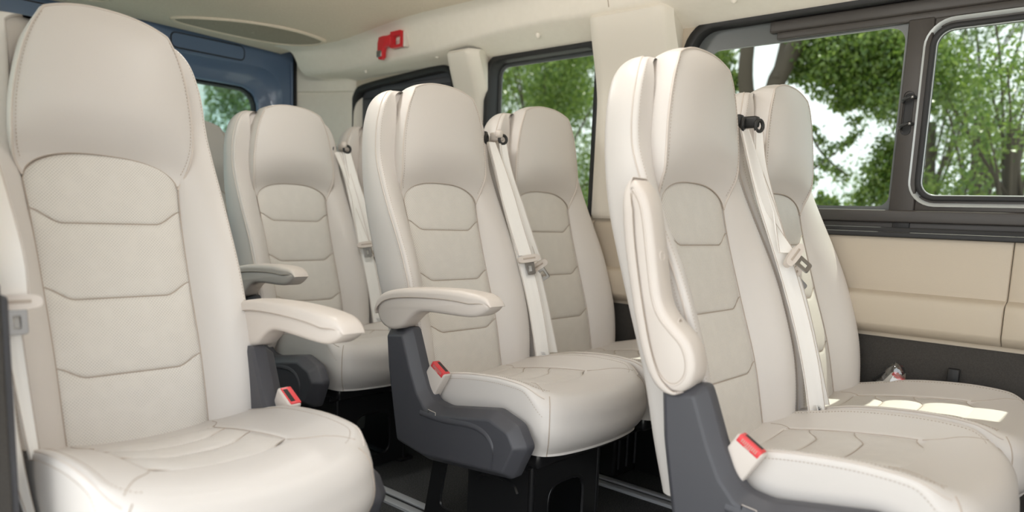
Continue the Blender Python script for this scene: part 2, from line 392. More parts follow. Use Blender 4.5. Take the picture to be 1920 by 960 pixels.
fr.box((XF-.010, .555, .0), (XF-.002, .600, .0315), 'rubber', .002)
child(fr, 'window_frame', wr, 'dark plastic runners and upright')
child(MB().prism(LP, XF+.010, XF+.013, 'glass'), 'pane', wr)
sa = MB()
slope_band(sa, RP, -.026, -.008, XF-.014, XF+.002, 'sash'); ring_band(sa, RP, -.010, .004, XF-.016, XF+.014, 'rubber'); loop_tube(sa, inset(resample(RP, 160, closed=True), .004), XF-.004, .0022, 'sash')
sp = child(sa, 'sliding_sash', wr, 'pale strip and black rubber around the sliding pane')
child(MB().prism(RP, XF+.002, XF+.005, 'glass'), 'sliding_pane', wr)
la = MB(); la.plate(rrect(.578, .275, .604, .395, .012, 6), [rrect(.582, .282, .600, .388, .009, 6)], XF-.015, XF-.010, 'rubber')
la.prism(rrect(.582, .282, .600, .388, .009, 6), XF-.0125, XF-.0118, 'rubber')
for z in (.372, .300): la.tube(chaikin([(XF-.014, .604, z-.006), (XF-.030, .602, z-.004), (XF-.032, .590, z+.002), (XF-.030, .578, z+.006), (XF-.014, .574, z+.004)], 2, False), .0048, 'blackp', 8)
for z in (.372, .300): la.box((XF-.034, .575, z), (XF-.024, .583, z+.008), 'steel', .002)
child(la, 'window_latch', wr, 'black latch with two loops')
# window 2
wr = put(empty('window_2', (0, 0, 0)), 'rounded fixed window full of green leaves behind the middle window seat', 'window', kind='structure')
mb = MB(); ring_band(mb, W2, -.010, .016, RW-.012, RW+.05, 'rubber'); child(mb, 'window_seal', wr, 'black rubber seal')
mb = MB(); mb.plate(inset(resample(W2, 90, closed=True), .0).tolist(), [inset(resample(W2, 90, closed=True), .030).tolist()], RW+.055, RW+.06, 'frit'); child(mb, 'glass_band', wr)
child(MB().prism(W2, RW+.062, RW+.065, 'glass'), 'pane', wr)
# window 3
wr = put(empty('window_3', (0, 0, 0)), 'dark framed rear quarter window behind the headrests near the hammer', 'window', kind='structure')
mb = MB(); ring_band(mb, W3, -.012, .014, RW-.012, RW+.05, 'rubber'); child(mb, 'window_seal', wr, 'black rubber seal')
W3i = inset(resample(W3, 90, closed=True), .004).tolist(); h3 = rrect(2.52, .06, 3.035, .515, .05, 8)
mb = MB().plate(W3i, [h3], RW+.030, RW+.040, 'cover')
mb.box((RW+.024, 2.46, .560), (RW+.034, 3.10, .566), 'rubber', .001); mb.box((RW+.020, 2.44, .10), (RW+.034, 2.462, .62), 'cover', .004); mb.box((RW+.02, 2.46, .585), (RW+.034, 2.96, .615), 'cover', .006)
child(mb, 'window_frame', wr, 'ribbed dark plastic surround')
child(MB().prism(h3, RW+.036, RW+.039, 'glass'), 'pane', wr)
# ------------------------------------------------------------------ rear doors
def rear_door(x0, x1, name, label, hinge_right):
    r = put(empty(name, (0, 0, 0)), label, 'door', kind='structure'); Y = 3.45
    if hinge_right: wo = rrect(x0+.045, -.12, x1-.062, .690, (.05, .09, .13, .05), 9); wi = rrect(x0+.10, -.05, x1-.175, .592, (.05, .06, .095, .05), 9)
    else: wo = rrect(x0+.062, -.12, x1-.045, .690, (.09, .05, .05, .13), 9); wi = rrect(x0+.175, -.05, x1-.10, .592, (.06, .05, .05, .095), 9)
    p = MB(); out = rrect(x0, FL+.02, x1, .800, (.01, .01, .05 if hinge_right else .01, .01 if hinge_right else .05), 6)
    WO = resample(wo, 120, closed=True); WI = resample(wi, 120, closed=True); s0 = np.argmin(((WI-WO[0])**2).sum(1)); WI = np.roll(WI, -s0, 0)
    p.plate(out, [WO.tolist()], Y, Y+.012, 'blue', axis=1)
    mid = WO*.62+WI*.38
    p.grid([[(a, Y, b) for a, b in WO], [(a, Y+.006, b) for a, b in WO*.97+WI*.03], [(a, Y+.030, b) for a, b in mid], [(a, Y+.036, b) for a, b in WO*.5+WI*.5], [(a, Y+.040, b) for a, b in WO*.1+WI*.9], [(a, Y+.048, b) for a, b in WI], [(a, Y+.075, b) for a, b in WI]], 'blue', cv=True)
    if hinge_right: p.tube([(x1-.012, Y-.004, z) for z in np.linspace(FL+.1, .74, 20)], .006, 'blue', 8)
    child(p, 'door_panel', r, 'dark blue painted panel')
    s = MB(); a = WI; b = inset(WI, .018); s.grid([[(q[0], Y+.066, q[1]) for q in a], [(q[0], Y+.060, q[1]) for q in (a+b)/2], [(q[0], Y+.072, q[1]) for q in b], [(q[0], Y+.085, q[1]) for q in b]], 'rubber', cv=True); child(s, 'window_seal', r, 'black rubber seal')
    child(MB().prism([tuple(q) for q in inset(WI, .010)], Y+.078, Y+.082, 'rglass', axis=1), 'pane', r)
    hx0, hx1 = (x1-.62, x1-.27) if hinge_right else (x0+.27, x0+.62)
    g = MB(); hp = rrect(hx0, .705, hx1, .770, .022, 6); g.prism(hp, Y-.004, Y+.004, 'blue', axis=1, bev=0)
    g.tube([(a, Y-.002, b) for a, b in resample(hp, 80, closed=True)], .0035, 'rubber', 6, closed=True); child(g, 'cover_plate', r, 'blue cover plate with rounded corners')
rear_door(1.285, 2.120, 'door_1', 'blue rear door with rounded window behind the aisle seat headrest', True)
rear_door(.445, 1.280, 'door_2', 'blue rear door mostly hidden by the large near headrest', False)

st(MB().box((2.118, 3.435, FL), (2.132, 3.54, .81), 'rubber', .004), 'trim_8')
st(MB().box((1.272, 3.452, FL), (1.293, 3.54, .81), 'rubber', .003), 'trim_11')
# ------------------------------------------------------------------ ceiling fittings
def lens_grille(pts, label):
    cx, cy = np.mean(pts, 0)
    r = put(empty('ceiling_grille', (cx, cy, ceil_z(cx, cy)+ZO)), label, 'grille', 'oval grilles in the headliner')
    P = resample(chaikin(pts, 3), 90, closed=True); zz = np.array([ceil_z(a, b) for a, b in P])
    if ((np.roll(P, -1, 0)[:, 0]-P[:, 0])*(np.roll(P, -1, 0)[:, 1]+P[:, 1])).sum() > 0: P = P[::-1]
    c = P.mean(0); f = MB(); rows = []
    for s_, d in ((1.06, .001), (1.05, -.006), (1.0, -.009), (.96, -.007), (.94, -.004)): q = c+(P-c)*np.array([1+(s_-1)*.5, s_]); rows.append([(a, b, ceil_z(a, b)+d) for a, b in q])
    f.grid(rows, 'ceil', cv=True); o = f.build('rim', r, off=(-cx, -cy, -ceil_z(cx, cy)))
    g = MB(); rows = []
    for s_ in (.975, .9, .7, .45, .2, .02): q = c+(P-c)*s_; rows.append([(a, b, ceil_z(a, b)-.003-.006*(1-s_)) for a, b in q])
    g.grid(rows, 'grille', cv=True); put(g.build('grille_cloth', r, off=(-cx, -cy, -ceil_z(cx, cy))), 'dark perforated panel')
lens_grille([(1.405, 3.262), (1.47, 3.145), (1.63, 3.0), (1.80, 2.94), (1.96, 2.955), (2.008, 3.0), (1.985, 3.13), (1.90, 3.23), (1.70, 3.29), (1.48, 3.30)], 'oval dark grille in the headliner above the blue rear door')
lens_grille([(.55, 3.0), (.62, 2.95), (.80, 2.95), (1.0, 3.0), (1.12, 3.13), (1.165, 3.225), (1.10, 3.27), (.90, 3.29), (.68, 3.22)], 'oval grille at the top edge above the large near headrest')
# unseen lamps added along the ceiling to brighten the cabin
for i, (x, y, d) in enumerate(((1.20, .86, 'above the front pair of seats'), (1.20, 1.86, 'behind the middle row'))):
    zc = ceil_z(x, y); lr = put(empty('fill_lamp', (x, y, zc+ZO)), 'added fill lamp on the ceiling, out of view, '+d, 'lamp', 'added fill lamps')
    mb = MB(); o_ = rrect(-.30, -.055, .30, .055, .03, 6); i_ = rrect(-.28, -.038, .28, .038, .025, 6)
    mb.plate(o_, [i_], -.016, .004, 'pillar', axis=2); mb.build('housing', lr)
    mb = MB(); mb.prism(i_, -.014, -.004, 'lamp', axis=2); put(mb.build('diffuser', lr), 'milky cover of the added lamp')
    ld = bpy.data.lights.new('fill_light', 'POINT'); ld.shadow_soft_size = .05; ld.energy = FILL_W*(.85, 1.1)[i]; ld.color = (1, .985, .965)
    lo = bpy.data.objects.new('fill_light', ld); C.objects.link(lo); lo.parent = lr; lo.location = (0, 0, -.07)
# emergency hammer on the cove
hz = empty('emergency_hammer', (2.108, 2.62, .735+ZO)); put(hz, 'red emergency hammer clipped to the cove above the dark rear quarter window', 'hammer')
# hammer frame: a = along -y (towards the front), b = up the cove, n = off the cove
n_ = np.array((-1., 0, 0))*.78; b_ = np.array((0, 0, 1.))*.78; a_ = np.array((0, -1., 0))*.78
HM = Matrix(((a_[0], b_[0], n_[0], 0), (a_[1], b_[1], n_[1], 0), (a_[2], b_[2], n_[2], 0), (0, 0, 0, 1)))
def hbuild(mb, name, parent, label=None):
    mb.v = [tuple(HM @ Vector(v)) for v in mb.v]; return put(mb.build(name, parent), label)
m1 = MB(); HO = .028
m1.prism(chaikin([(-.105, .035), (-.06, .040), (-.02, .036), (.012, .040), (.012, -.022), (-.035, -.020), (-.055, -.030), (-.058, -.088), (-.105, -.082)], 1).tolist(), HO-.012, HO+.014, 'red', axis=2, bev=.003)
head = hbuild(m1, 'hammer_head', hz)
m2 = MB().box((-.108, -.072, HO-.004), (-.066, -.036, HO+.0175), 'steel', .004); hbuild(m2, 'striking_tip', hz, 'pale metal tip')
m3 = MB(); ho = rrect(.005, -.036, .110, .050, .014, 6); hi = rrect(.030, -.022, .092, .024, .010, 6)
m3.plate(ho, [hi], HO-.011, HO+.012, 'red', axis=2)
for k in range(9): m3.box((.014+k*.0098, .026, HO+.010), (.0195+k*.0098, .051, HO+.0165), 'red', .001)
hbuild(m3, 'handle', hz)
m4 = MB(); m4.box((-.075, -.01, -.004), (-.035, .02, HO-.008), 'beige_plastic', .003); m4.box((.108, -.038, 0), (.124, .046, HO+.006), 'beige_plastic', .005); m4.box((.0, -.035, -.004), (.12, .045, .010), 'beige_plastic', .004)
hbuild(m4, 'mounting_clip', hz, 'beige plastic mounting clip')
# little trim plugs on the cove flange
for i, (y, z, d) in enumerate(((2.42, .660, 'between the two rear side windows'), (2.92, .648, 'nearest the rear corner'), (1.86, .672, 'above the leafy rounded window'), (1.08, .675, 'above the long sliding window'))):
    x = 2.19
    mb = MB(); c = np.array((x-.012, y, z+.012)); rows = []
    for s_, d_ in ((1, 0), (.95, .004), (.7, .007), (.3, .0085), (.02, .009)): rows.append([c+np.array((-d_*.9, 0, -d_*.45))+.010*s_*np.array((.5*math.sin(t), math.cos(t), -math.sin(t))) for t in np.arange(16)*math.pi/8])
    mb.grid(rows, 'cove', cv=True); put(mb.build('trim_plug', off=(0, 0, ZO)), 'small beige round trim plug on the headliner flange, '+d, 'plug', 'headliner plugs')
# hook on the dark wall and the wrapped buckle beside the window seat
hk = put(empty('wall_hook', (RW-.004, .395, .48)), 'small black plastic clip on the dark wall above the sunlit cushion', 'clip')
mb = MB(); mb.box((-.016, -.014, -.03), (.002, .014, .03), 'rubber', .003); mb.box((-.030, -.010, -.030), (-.012, .010, -.016), 'rubber', .003); mb.build('clip_body', hk)
wb = put(empty('wrapped_belt_buckle', (2.243, .545, SZ+.02)), 'spare beige belt buckle with red button wrapped in clear plastic at the far cushion edge', 'buckle')
R = Matrix.Rotation(math.radians(35), 4, 'X')
mb = MB().box((-.011, -.020, -.02), (.011, .020, .040), 'beige_plastic', .004, R); mb.build('buckle_body', wb)
put(MB().box((-.0115, -.017, .032), (.0115, .017, .0425), 'redp', .002, R).build('release_button', wb), 'red release button')
mb = MB(); rows = []
for i, t in enumerate(np.linspace(0, 1, 12)):
    rr = (.036*(1-t)**.5+.006)*(1+.0*t); rows.append([(.75*rr*math.cos(a)*(1+.25*RNG.standard_normal()*.6), -.012*t+1.15*rr*math.sin(a)*(1+.15*RNG.standard_normal()), -.03+.095*t+.004*RNG.standard_normal()) for a in np.arange(14)*math.pi/7])
mb.grid(rows, 'film', cv=True); put(mb.build('plastic_wrap', wb), 'clear crumpled plastic')

# ================================================================== SEATS
# local frame of a seat: x across (towards the far wall), y to the rear, z up; origin where the back meets the cushion
prof = Spl([-.13, 0, .136, .28, .431, .492, .60, .70, .80], [-.03, 0, .031, .079, .129, .146, .165, .172, .174])
insw = Spl([-.12, 0, .136, .28, .431, .492], [.128, .135, .137, .138, .142, .146])
shW = Spl([-.10, 0, .1, .24, .36, .475, .61, .70, .75, .80], [.215, .224, .228, .230, .230, .230, .225, .216, .202, .190])
shE = Spl([-.10, 0, .1, .24, .345, .475, .55, .61, .70, .80], [-.02, -.045, -.058, -.066, -.062, -.038, -.018, -.004, 0, .005])
def arch(u): return .492+.055*(1-np.abs(u)**2.6)**.55
def cross_seam(zf, rise):
    return lambda u: zf+rise*smooth((np.abs(u)-.62)/.42)*1.3
SEAMS = [arch, cross_seam(.408, .022), cross_seam(.262, .020), cross_seam(.116, .018), lambda u: -.055+0*u]
SEND = [.492, .431, .281, .134, -.055]

def shell_mesh():
    mb = MB(); rings = []; ends = []
    zs = np.r_[np.linspace(-.10, .70, 60), .70+.10*np.sin(np.linspace(0, math.pi/2, 26)[1:])]
    for z in zs:
        k = max(0, (z-.735)/.065); k = min(k, 1); sh = math.sqrt(max(0, 1-k*k))
        W = shW(z)-.046*(1-sh); p = prof(z); e = shE(z); xi = ip(z, [.40, .492, .56], [insw(min(z, .431)), .147, .153]) if z > .4 else insw(z)
        xi = min(xi, W-.024)
        fr = .020*(1-sh); bo = .088-.030*(1-sh)
        cen = ip(z, [.44, .52], [.014, .024])
        pts = []
        for x in np.linspace(0, xi-.008, 5): pts.append((x, p+cen+fr))
        pts.append((xi, p+.003+fr))
        wb = W-.010
        for t in np.linspace(0, 1, 12)[1:]:
            x = xi+(wb-xi)*t; g = math.sin(t*math.pi/2)**.85
            pts.append((x, p+fr+.001+(e-.001)*g))
        yc = p+fr+e
        for a in np.radians(np.linspace(0, 90, 7)[1:]): pts.append((wb+.010*math.sin(a), yc+.010*(1-math.cos(a))))
        yb = p+bo; r = .03
        y0 = yc+.010
        for t in np.linspace(0, 1, 7)[1:]: pts.append((W+.007*math.sin(math.pi*t*.75), y0+(yb-r-y0)*t))
        xw = pts[-1][0]
        for a in np.radians(np.linspace(0, 90, 7)[1:]): pts.append((xw-r*(1-math.cos(a)), yb-r+r*math.sin(a)))
        for t in np.linspace(0, 1, 6)[1:]: pts.append(((xw-r)*(1-t), yb+.008*t))
        half = pts
        ring = [(x, y, z) for x, y in half]+[(-x, y, z) for x, y in half[-2:0:-1]]
        rings.append(ring); ends.append((W, yc, z, wb, p+fr))
    mb.grid(rings, 'leather', cv=True)
    n = len(rings[0]); o = 0
    for base in (0, (len(rings)-1)*n):
        c = np.mean(np.array(mb.v[base:base+n]), 0); k = len(mb.v); mb.v.append(tuple(c))
        for i in range(n): mb.f.append((base+i, base+(i+1) % n, k)); mb.mi.append(0); mb.sm.append(True)
    E = np.array(ends); sel = E[:, 2] > -.09
    for sg in (-1, 1):
        pip = np.stack([sg*(E[sel, 0]+.0005), E[sel, 1]+.013, E[sel, 2]], 1)
        mb.tube(resample(pip, 140), .0022, 'piping', 5)
        for dx, dy in ((-.0075, -.0125), (.0012, .010)):
            q = pip.copy(); q[:, 1] += dy; q[:, 0] += sg*dx; mb.dashes(q[4:-6], 'thread')
    return mb

def insert_mesh():
    mb = MB(); S = np.sin(np.linspace(-1, 1, 61)*math.pi/2); S = .6*S+.4*np.linspace(-1, 1, 61)
    for k in range(4):
        top, bot = SEAMS[k], SEAMS[k+1]; T = np.r_[0, .025, .06, np.linspace(.11, .89, 20), .94, .975, 1]; P = []
        for t in T:
            zs = SEND[k+1]+(SEND[k]-SEND[k+1])*t; z = bot(S)+(top(S)-bot(S))*t; x = S*insw(zs)
            puff = (1-np.abs(S)**9)*(np.clip(4*t*(1-t), 0, 1)**.42)*.0085
            P.append(np.stack([x, prof(z)+.0035-puff, z], 1))
        mb.grid(P, 'perf')
    U = np.linspace(-1, 1, 60)
    for k in range(4):
        z = SEAMS[k](U); mb.tube(np.stack([U*insw(SEND[k]), prof(z)+.002, z], 1), .0011, 'thread', 5)
    for sg in (-1, 1):
        z = np.linspace(-.05, .492, 70); mb.tube(np.stack([sg*(insw(z)+.0005), prof(z)+.0005, z], 1), .0011, 'thread', 5)
    return mb

seamw = Spl([.492, .515, .56, .61, .66, .70, .74, .775, .81], [.146, .158, .167, .168, .163, .156, .146, .133, .114])
seamy = Spl([.492, .52, .56, .60, .65, .70, .75, .80, .84], [.143, .132, .123, .127, .131, .134, .137, .141, .150])
def htop(s): return .808+.024*(1-np.abs(s)**2.4)
def head_pt(s, t):
    zs = .492+(.808-.492)*t; z = arch(s)+(htop(s)-arch(s))*t
    a = np.abs(s); crown = .026*(1-a**2.6)*(1-t**3.5)
    k = 1-(1-np.clip(t/.42, 0, 1))**2.2
    return np.stack([s*seamw(zs), (prof(z)-.001)*(1-k)+(seamy(z)-crown)*k, z], -1)
def head_mesh():
    mb = MB(); S = np.sin(np.linspace(-1, 1, 49)*math.pi/2)*.75+.25*np.linspace(-1, 1, 49); T = np.r_[np.linspace(0, .9, 34), np.linspace(.9, 1, 9)[1:]]
    mb.grid([head_pt(S, t) for t in T], 'leather')
    L = [head_pt(-1, t) for t in np.linspace(0, 1, 34)]; Tt = [head_pt(s, 1.) for s in np.linspace(-1, 1, 41)[1:-1]]; R = [head_pt(1, t) for t in np.linspace(1, 0, 34)]
    loop = np.array(L+Tt+R); cen = np.array((0, 0, .62)); strips = []
    for p in loop:
        up = smooth((p[2]-.74)/.06); row = []
        for q in np.linspace(0, 1, 9):
            out = .006*math.sin(q*math.pi)*(1-.2*up); sgn = np.sign(p[0])*min(1, abs(p[0])/.1)
            dep = ip(p[2], [.492, .56, .7, .83], [.012, .055, .070, .100])
            x = p[0]+sgn*(out*(1-up)-.010*q*(1-.3*up)); y = p[1]+dep*q; z = p[2]+up*(.007*math.sin(q*math.pi)-.022*q*q)
            row.append((x, y, z))
        strips.append(row)
    mb.grid(strips, 'leather')
    # closing surface at the back of the block
    a = np.array([s[-1] for s in strips]); c = np.array((0, .2, .64)); mb.grid([a, a*.5+c*.5, np.repeat(c[None], len(a), 0)], 'leather')
    mb.tube(resample(loop, 150)+np.array((0, .0005, 0)), .0026, 'piping', 6)
    inn = [head_pt(-.965, t) for t in np.linspace(.06, .97, 40)]; mb.dashes(np.array(inn)-np.array((0, .0012, 0)), 'thread')
    inn = [head_pt(.965, t) for t in np.linspace(.06, .97, 40)]; mb.dashes(np.array(inn)-np.array((0, .0012, 0)), 'thread')
    U = np.linspace(-1, 1, 60); z = arch(U); mb.tube(np.stack([U*.146, prof(z)-.001, z], 1), .0011, 'thread', 5)
    return mb

cz = Spl([-.56, -.50, -.45, -.40, -.335, -.2, -.12, -.06, .06], [-.012, .016, .030, .032, .026, .012, .002, -.006, -.02])
ez = Spl([-.56, -.50, -.47, -.42, -.35, -.25, -.15, -.12, 0, .06], [-.015, .018, .035, .056, .064, .060, .046, .038, .010, .0])
CUR = [-.062, -.150, -.243, -.362]
def cur(k):
    y0 = CUR[k]
    return (lambda u: y0+(0 if k == 0 else .034)*smooth((np.abs(u)-.5)/.5)) 
cxw = Spl([-.37, -.335, -.2, -.06], [.118, .122, .119, .113])
def cush_top(x, y):
    t = np.clip(np.abs(x)/.215, 0, 1); return cz(y)+(ez(y)-cz(y))*(t**2.0)
def cush_groove(x, y):
    m = smooth((cxw(np.clip(y, -.37, -.06))-np.abs(x))/.010+.4)*smooth((y+.352)/.012)*smooth((-.058-y)/.012)
    return cush_top(x, y)-.006*m
def cush_outline(n=220):
    P = [(-.205, .055), (-.226, .02), (-.229, -.10), (-.229, -.25), (-.229, -.38), (-.228, -.44), (-.215, -.475), (-.17, -.50), (-.08, -.515), (0, -.518)]
    P = P+[(-x, y) for x, y in P[-2::-1]]
    return resample(chaikin(P, 3), n, closed=True)
def cush_rings():
    O = cush_outline(); d = np.roll(O, -1, 0)-np.roll(O, 1, 0); d /= np.linalg.norm(d, axis=1)[:, None]; N = np.stack([d[:, 1], -d[:, 0]], 1)
    if (N*(O-np.array((0, -.25)))).sum() < 0: N = -N
    fr = smooth((-.40-O[:, 1])/.09); rear = smooth((O[:, 1]-.0)/.03)
    r = .013+.043*fr; rz = .012+.048*fr
    rings = []
    zb = -.112+.012*rear
    def ring(ins, z): rings.append(np.column_stack([O-N*ins[:, None], z]))
    one = np.ones(len(O)); I = O-N*r[:, None]; ztop = cush_top(I[:, 0], I[:, 1])
    ring(.05*one, zb); ring(.014*one+.010*fr, zb+.001)
    z1 = ztop-rz; bul = .003+.013*fr
    for k in np.linspace(0, 1, 8):
        e = (1-k)**3; ring((.008+.012*fr)*e-bul*np.sin(math.pi*(.10+.65*k))+bul*math.sin(math.pi*.75), zb+.006+(z1-zb-.006)*k)
    for a in np.radians(np.linspace(0, 90, 10)[1:]): ring(r*(1-math.cos(a)), z1+rz*math.sin(a))
    spine = np.column_stack([0*I[:, 0], np.clip(I[:, 1], -.40, -.06)])
    for q in np.linspace(0, 1, 46)[1:]:
        p = I+(spine-I)*q; rings.append(np.column_stack([p, cush_groove(p[:, 0], p[:, 1])]))
    return rings, O, N, r
def cushion_mesh():
    mb = MB(); R, O, N, r = cush_rings(); mb.grid(R, 'leather', cv=True)
    n = len(O); b = mb.m('leather'); mb.f.append(tuple(range(n))); mb.mi.append(b); mb.sm.append(False)
    A = np.array(R)
    # piped edge along both sides, the two upright front seams and the wave seam on the top
    kf = 9
    for sg in (-1, 1):
        idx = [i for i in range(n) if sg*O[i, 0] > .19 and -.462 < O[i, 1] < .02]; idx.sort(key=lambda i: -O[i, 1])
        e = A[14, idx]+np.array((0, 0, .0004)); mb.tube(resample(e, 90), .0019, 'piping', 5)
        mb.dashes(A[20, idx]+np.array((0, 0, .0008)), 'thread'); mb.dashes(A[9, idx]+np.array((0, 0, -.003))+np.array([(.0008*sg, 0, 0)]), 'thread')
        i0 = min(range(n), key=lambda i: abs(O[i, 0]-sg*.214)+abs(O[i, 1]+.476)); mb.tube(A[1:16, i0], .0014, 'thread', 5)
        w = chaikin([(sg*.120, -.338), (sg*.135, -.368), (sg*.165, -.395), (sg*.196, -.440)], 3, False)
        mb.tube(np.column_stack([w, cush_top(w[:, 0], w[:, 1])+.0001]), .0009, 'thread', 5)
        w = chaikin([(sg*.135, -.02), (sg*.134, -.044), (sg*.122, -.062), (sg*.112, -.072)], 2, False)
        mb.tube(np.column_stack([w, cush_top(w[:, 0], w[:, 1])+.0001]), .0009, 'thread', 5)
    return mb
def cinsert_mesh():
    mb = MB(); S = np.linspace(-1, 1, 41)
    for k in range(3):
        a, b = cur(k), cur(k+1); P = []
        for t in np.r_[0, .03, .07, np.linspace(.14, .86, 14), .93, .97, 1]:
            y = a(S)+(b(S)-a(S))*t; ye = a(1.)+(b(1.)-a(1.))*t; x = S*cxw(ye)
            puff = (1-np.abs(S)**8)*(np.clip(4*t*(1-t), 0, 1)**.5)*.0085
            P.append(np.stack([x, y, cush_top(x, y)-.004+puff], 1))
        mb.grid(P, 'perfc')
    U = np.linspace(-1, 1, 40)
    for k in range(4):
        y = cur(k)(U); x = U*cxw(cur(k)(1.)); mb.tube(np.stack([x, y, cush_top(x, y)-.0026], 1), .0009, 'thread', 5)
    for sg in (-1, 1):
        y = np.linspace(-.062, -.33, 40); x = sg*cxw(y); mb.tube(np.stack([x, y, cush_top(x, y)-.0020], 1), .0009, 'thread', 5)
    return mb

COVER = [(.041, .146), (-.052, .158), (-.062, .135), (-.093, .056), (-.118, .005), (-.145, -.024), (-.19, -.030), (-.363, -.001), (-.435, -.024), (-.466, -.072), (-.424, -.158), (-.132, -.184), (-.012, -.164), (.006, -.08), (.030, .04)]
def cover_mesh():
    mb = MB(); rows = []
    C0 = np.array(COVER)
    for d, x in ((.012, -.244), (.0, -.247), (0, -.272), (.0015, -.2745), (.017, -.2965), (.0195, -.299), (.024, -.300)):
        q = rcorner(inset(C0, d), max(.004, .012-d*.3)); rows.append(np.column_stack([np.full(len(q), x), q]))
    mb.grid(rows, 'cover', cv=True)
    for k in (0, 6):
        b = bmesh.new(); vs = [b.verts.new(p) for p in rows[k]]; es = [b.edges.new((vs[i], vs[(i+1) % len(vs)])) for i in range(len(vs))]
        bmesh.ops.triangle_fill(b, use_beauty=True, edges=es); mb.bm(b, 'cover')
    lip = chaikin([(-.12, -.058), (-.20, -.062), (-.30, -.050), (-.355, -.058), (-.385, -.090), (-.380, -.135)], 3, False)
    w = []
    for y, z in lip: w.append([(-.2995, y, z+.012), (-.3035, y, z+.004), (-.3035, y, z-.001), (-.2995, y, z-.004)])
    mb.grid(w, 'cover')
    cap = [(-.150, -.040), (-.178, -.043), (-.178, -.058), (-.150, -.055)]
    for i in range(4):
        a, c = cap[i], cap[(i+1) % 4]; mb.tube([(-.300, *a), (-.300, *c)], .0009, 'piping' if i < 2 else 'black', 4)
    return mb
ARM = [(.058, .192), (.045, .165), (.02, .150), (-.012, .148), (-.045, .158), (-.070, .180), (-.095, .200), (-.125, .210), (-.20, .212), (-.28, .213), (-.318, .218), (-.345, .232), (-.360, .247), (-.352, .258), (-.333, .268), (-.28, .272), (-.215, .272), (-.12, .266), (-.03, .256), (.02, .243), (.05, .222)]
PIV = np.array((0., .197))
def arm_pts(P, up):
    P = np.asarray(P, float)
    if not up: return P
    if up == 2: a = math.radians(3.5); Q = P-PIV; c, s = math.cos(a), math.sin(a); return np.stack([Q[:, 0]*c-Q[:, 1]*s, Q[:, 0]*s+Q[:, 1]*c], 1)+PIV
    a = math.radians(-100); Q = P-PIV; c, s = math.cos(a), math.sin(a)
    return np.stack([Q[:, 0]*c-Q[:, 1]*s, Q[:, 0]*s+Q[:, 1]*c], 1)+PIV+np.array((.006, -.005))
def arm_body(up):
    mb = MB(); P = resample(chaikin(ARM, 2), 110, closed=True); rows = []
    for d, x in ((.010, -.252), (.003, -.254), (0, -.259), (0, -.300), (.003, -.306), (.010, -.309)):
        q = arm_pts(inset(P, d), up); rows.append(np.column_stack([np.full(len(q), x), q]))
    mb.grid(rows, 'beige_plastic', cv=True); n = len(P)
    for k in (0, 5*n): mb.f.append(tuple(range(k, k+n))); mb.mi.append(0); mb.sm.append(True)
    if up == 1:
        q = arm_pts(inset(P, .015), 1); mb.tube([(-.3092, *p) for p in q], .0016, 'beige_plastic', 6, closed=True)
        q = arm_pts(inset(P, .0185), 1); mb.tube([(-.3088, *p) for p in q], .0009, 'thread', 4, closed=True)
    return mb
def arm_pad(up):
    mb = MB(); top = np.array([(-.361, .246), (-.352, .260), (-.333, .2705), (-.28, .2745), (-.215, .2745), (-.12, .2685), (-.03, .2585), (.022, .2455), (.052, .224), (.0605, .195), (.055, .185)])
    top = resample(chaikin(top, 2, False), 60); t = np.gradient(top, axis=0); t /= np.linalg.norm(t, axis=1)[:, None]; nn = np.stack([-t[:, 1], t[:, 0]], 1)
    if nn[20][1] < 0: nn = -nn
    th = np.interp(np.linspace(0, 1, 60), [0, .05, .15, .8, .92, 1], [.002, .016, .026, .022, .018, .004])
    rows = []
    for i in range(60):
        ring = []; hw = .0335; xc = -.2805
        for (a, b) in ((-1, -1), (-1.03, -.6), (-1.0, -.28), (-.86, -.06), (-.6, .0), (0, .045), (.6, .0), (.86, -.06), (1.0, -.28), (1.03, -.6), (1, -1)):
            d = b*th[i]+.001; q = top[i]+nn[i]*d; q = arm_pts(q[None], up)[0]; ring.append((xc+a*hw*(.75+.25*min(1, i/8)), q[0], q[1]))
        rows.append(ring)
    mb.grid(rows, 'beige_plastic')
    m = len(rows[0])
    for k in (0, 59*m): mb.f.append(tuple(range(k, k+m))); mb.mi.append(0); mb.sm.append(True)
    for a in (0, 10): mb.tube([np.array(r_[a])*1.0 for r_ in rows], .0009, 'thread', 4)
    return mb
def arm_cap(y, z):
    mb = MB()
    if 1:
        q = arm_pts(np.array([(y, z)]), True)[0]; q2 = arm_pts(np.array([(y, z+.004)]), True)[0]; d = q2-q; d /= np.linalg.norm(d)
        c = np.array((-.2805, *q)); n = np.array((0, *(-d))); e = np.array((1., 0, 0)); f = np.cross(n, e)
        rr = [c+n*.0010+.0085*(e*math.cos(a)+f*math.sin(a)) for a in np.arange(16)*math.pi/8]; mb.tube(rr, .0015, 'beige_plastic', 5, closed=True)
        o = len(mb.v); mb.v += [tuple(c+n*.0006+.0080*(e*math.cos(a)+f*math.sin(a))) for a in np.arange(16)*math.pi/8]; mb.f.append(tuple(range(o, o+16))); mb.mi.append(mb.m('thread')); mb.sm.append(False)
    return mb
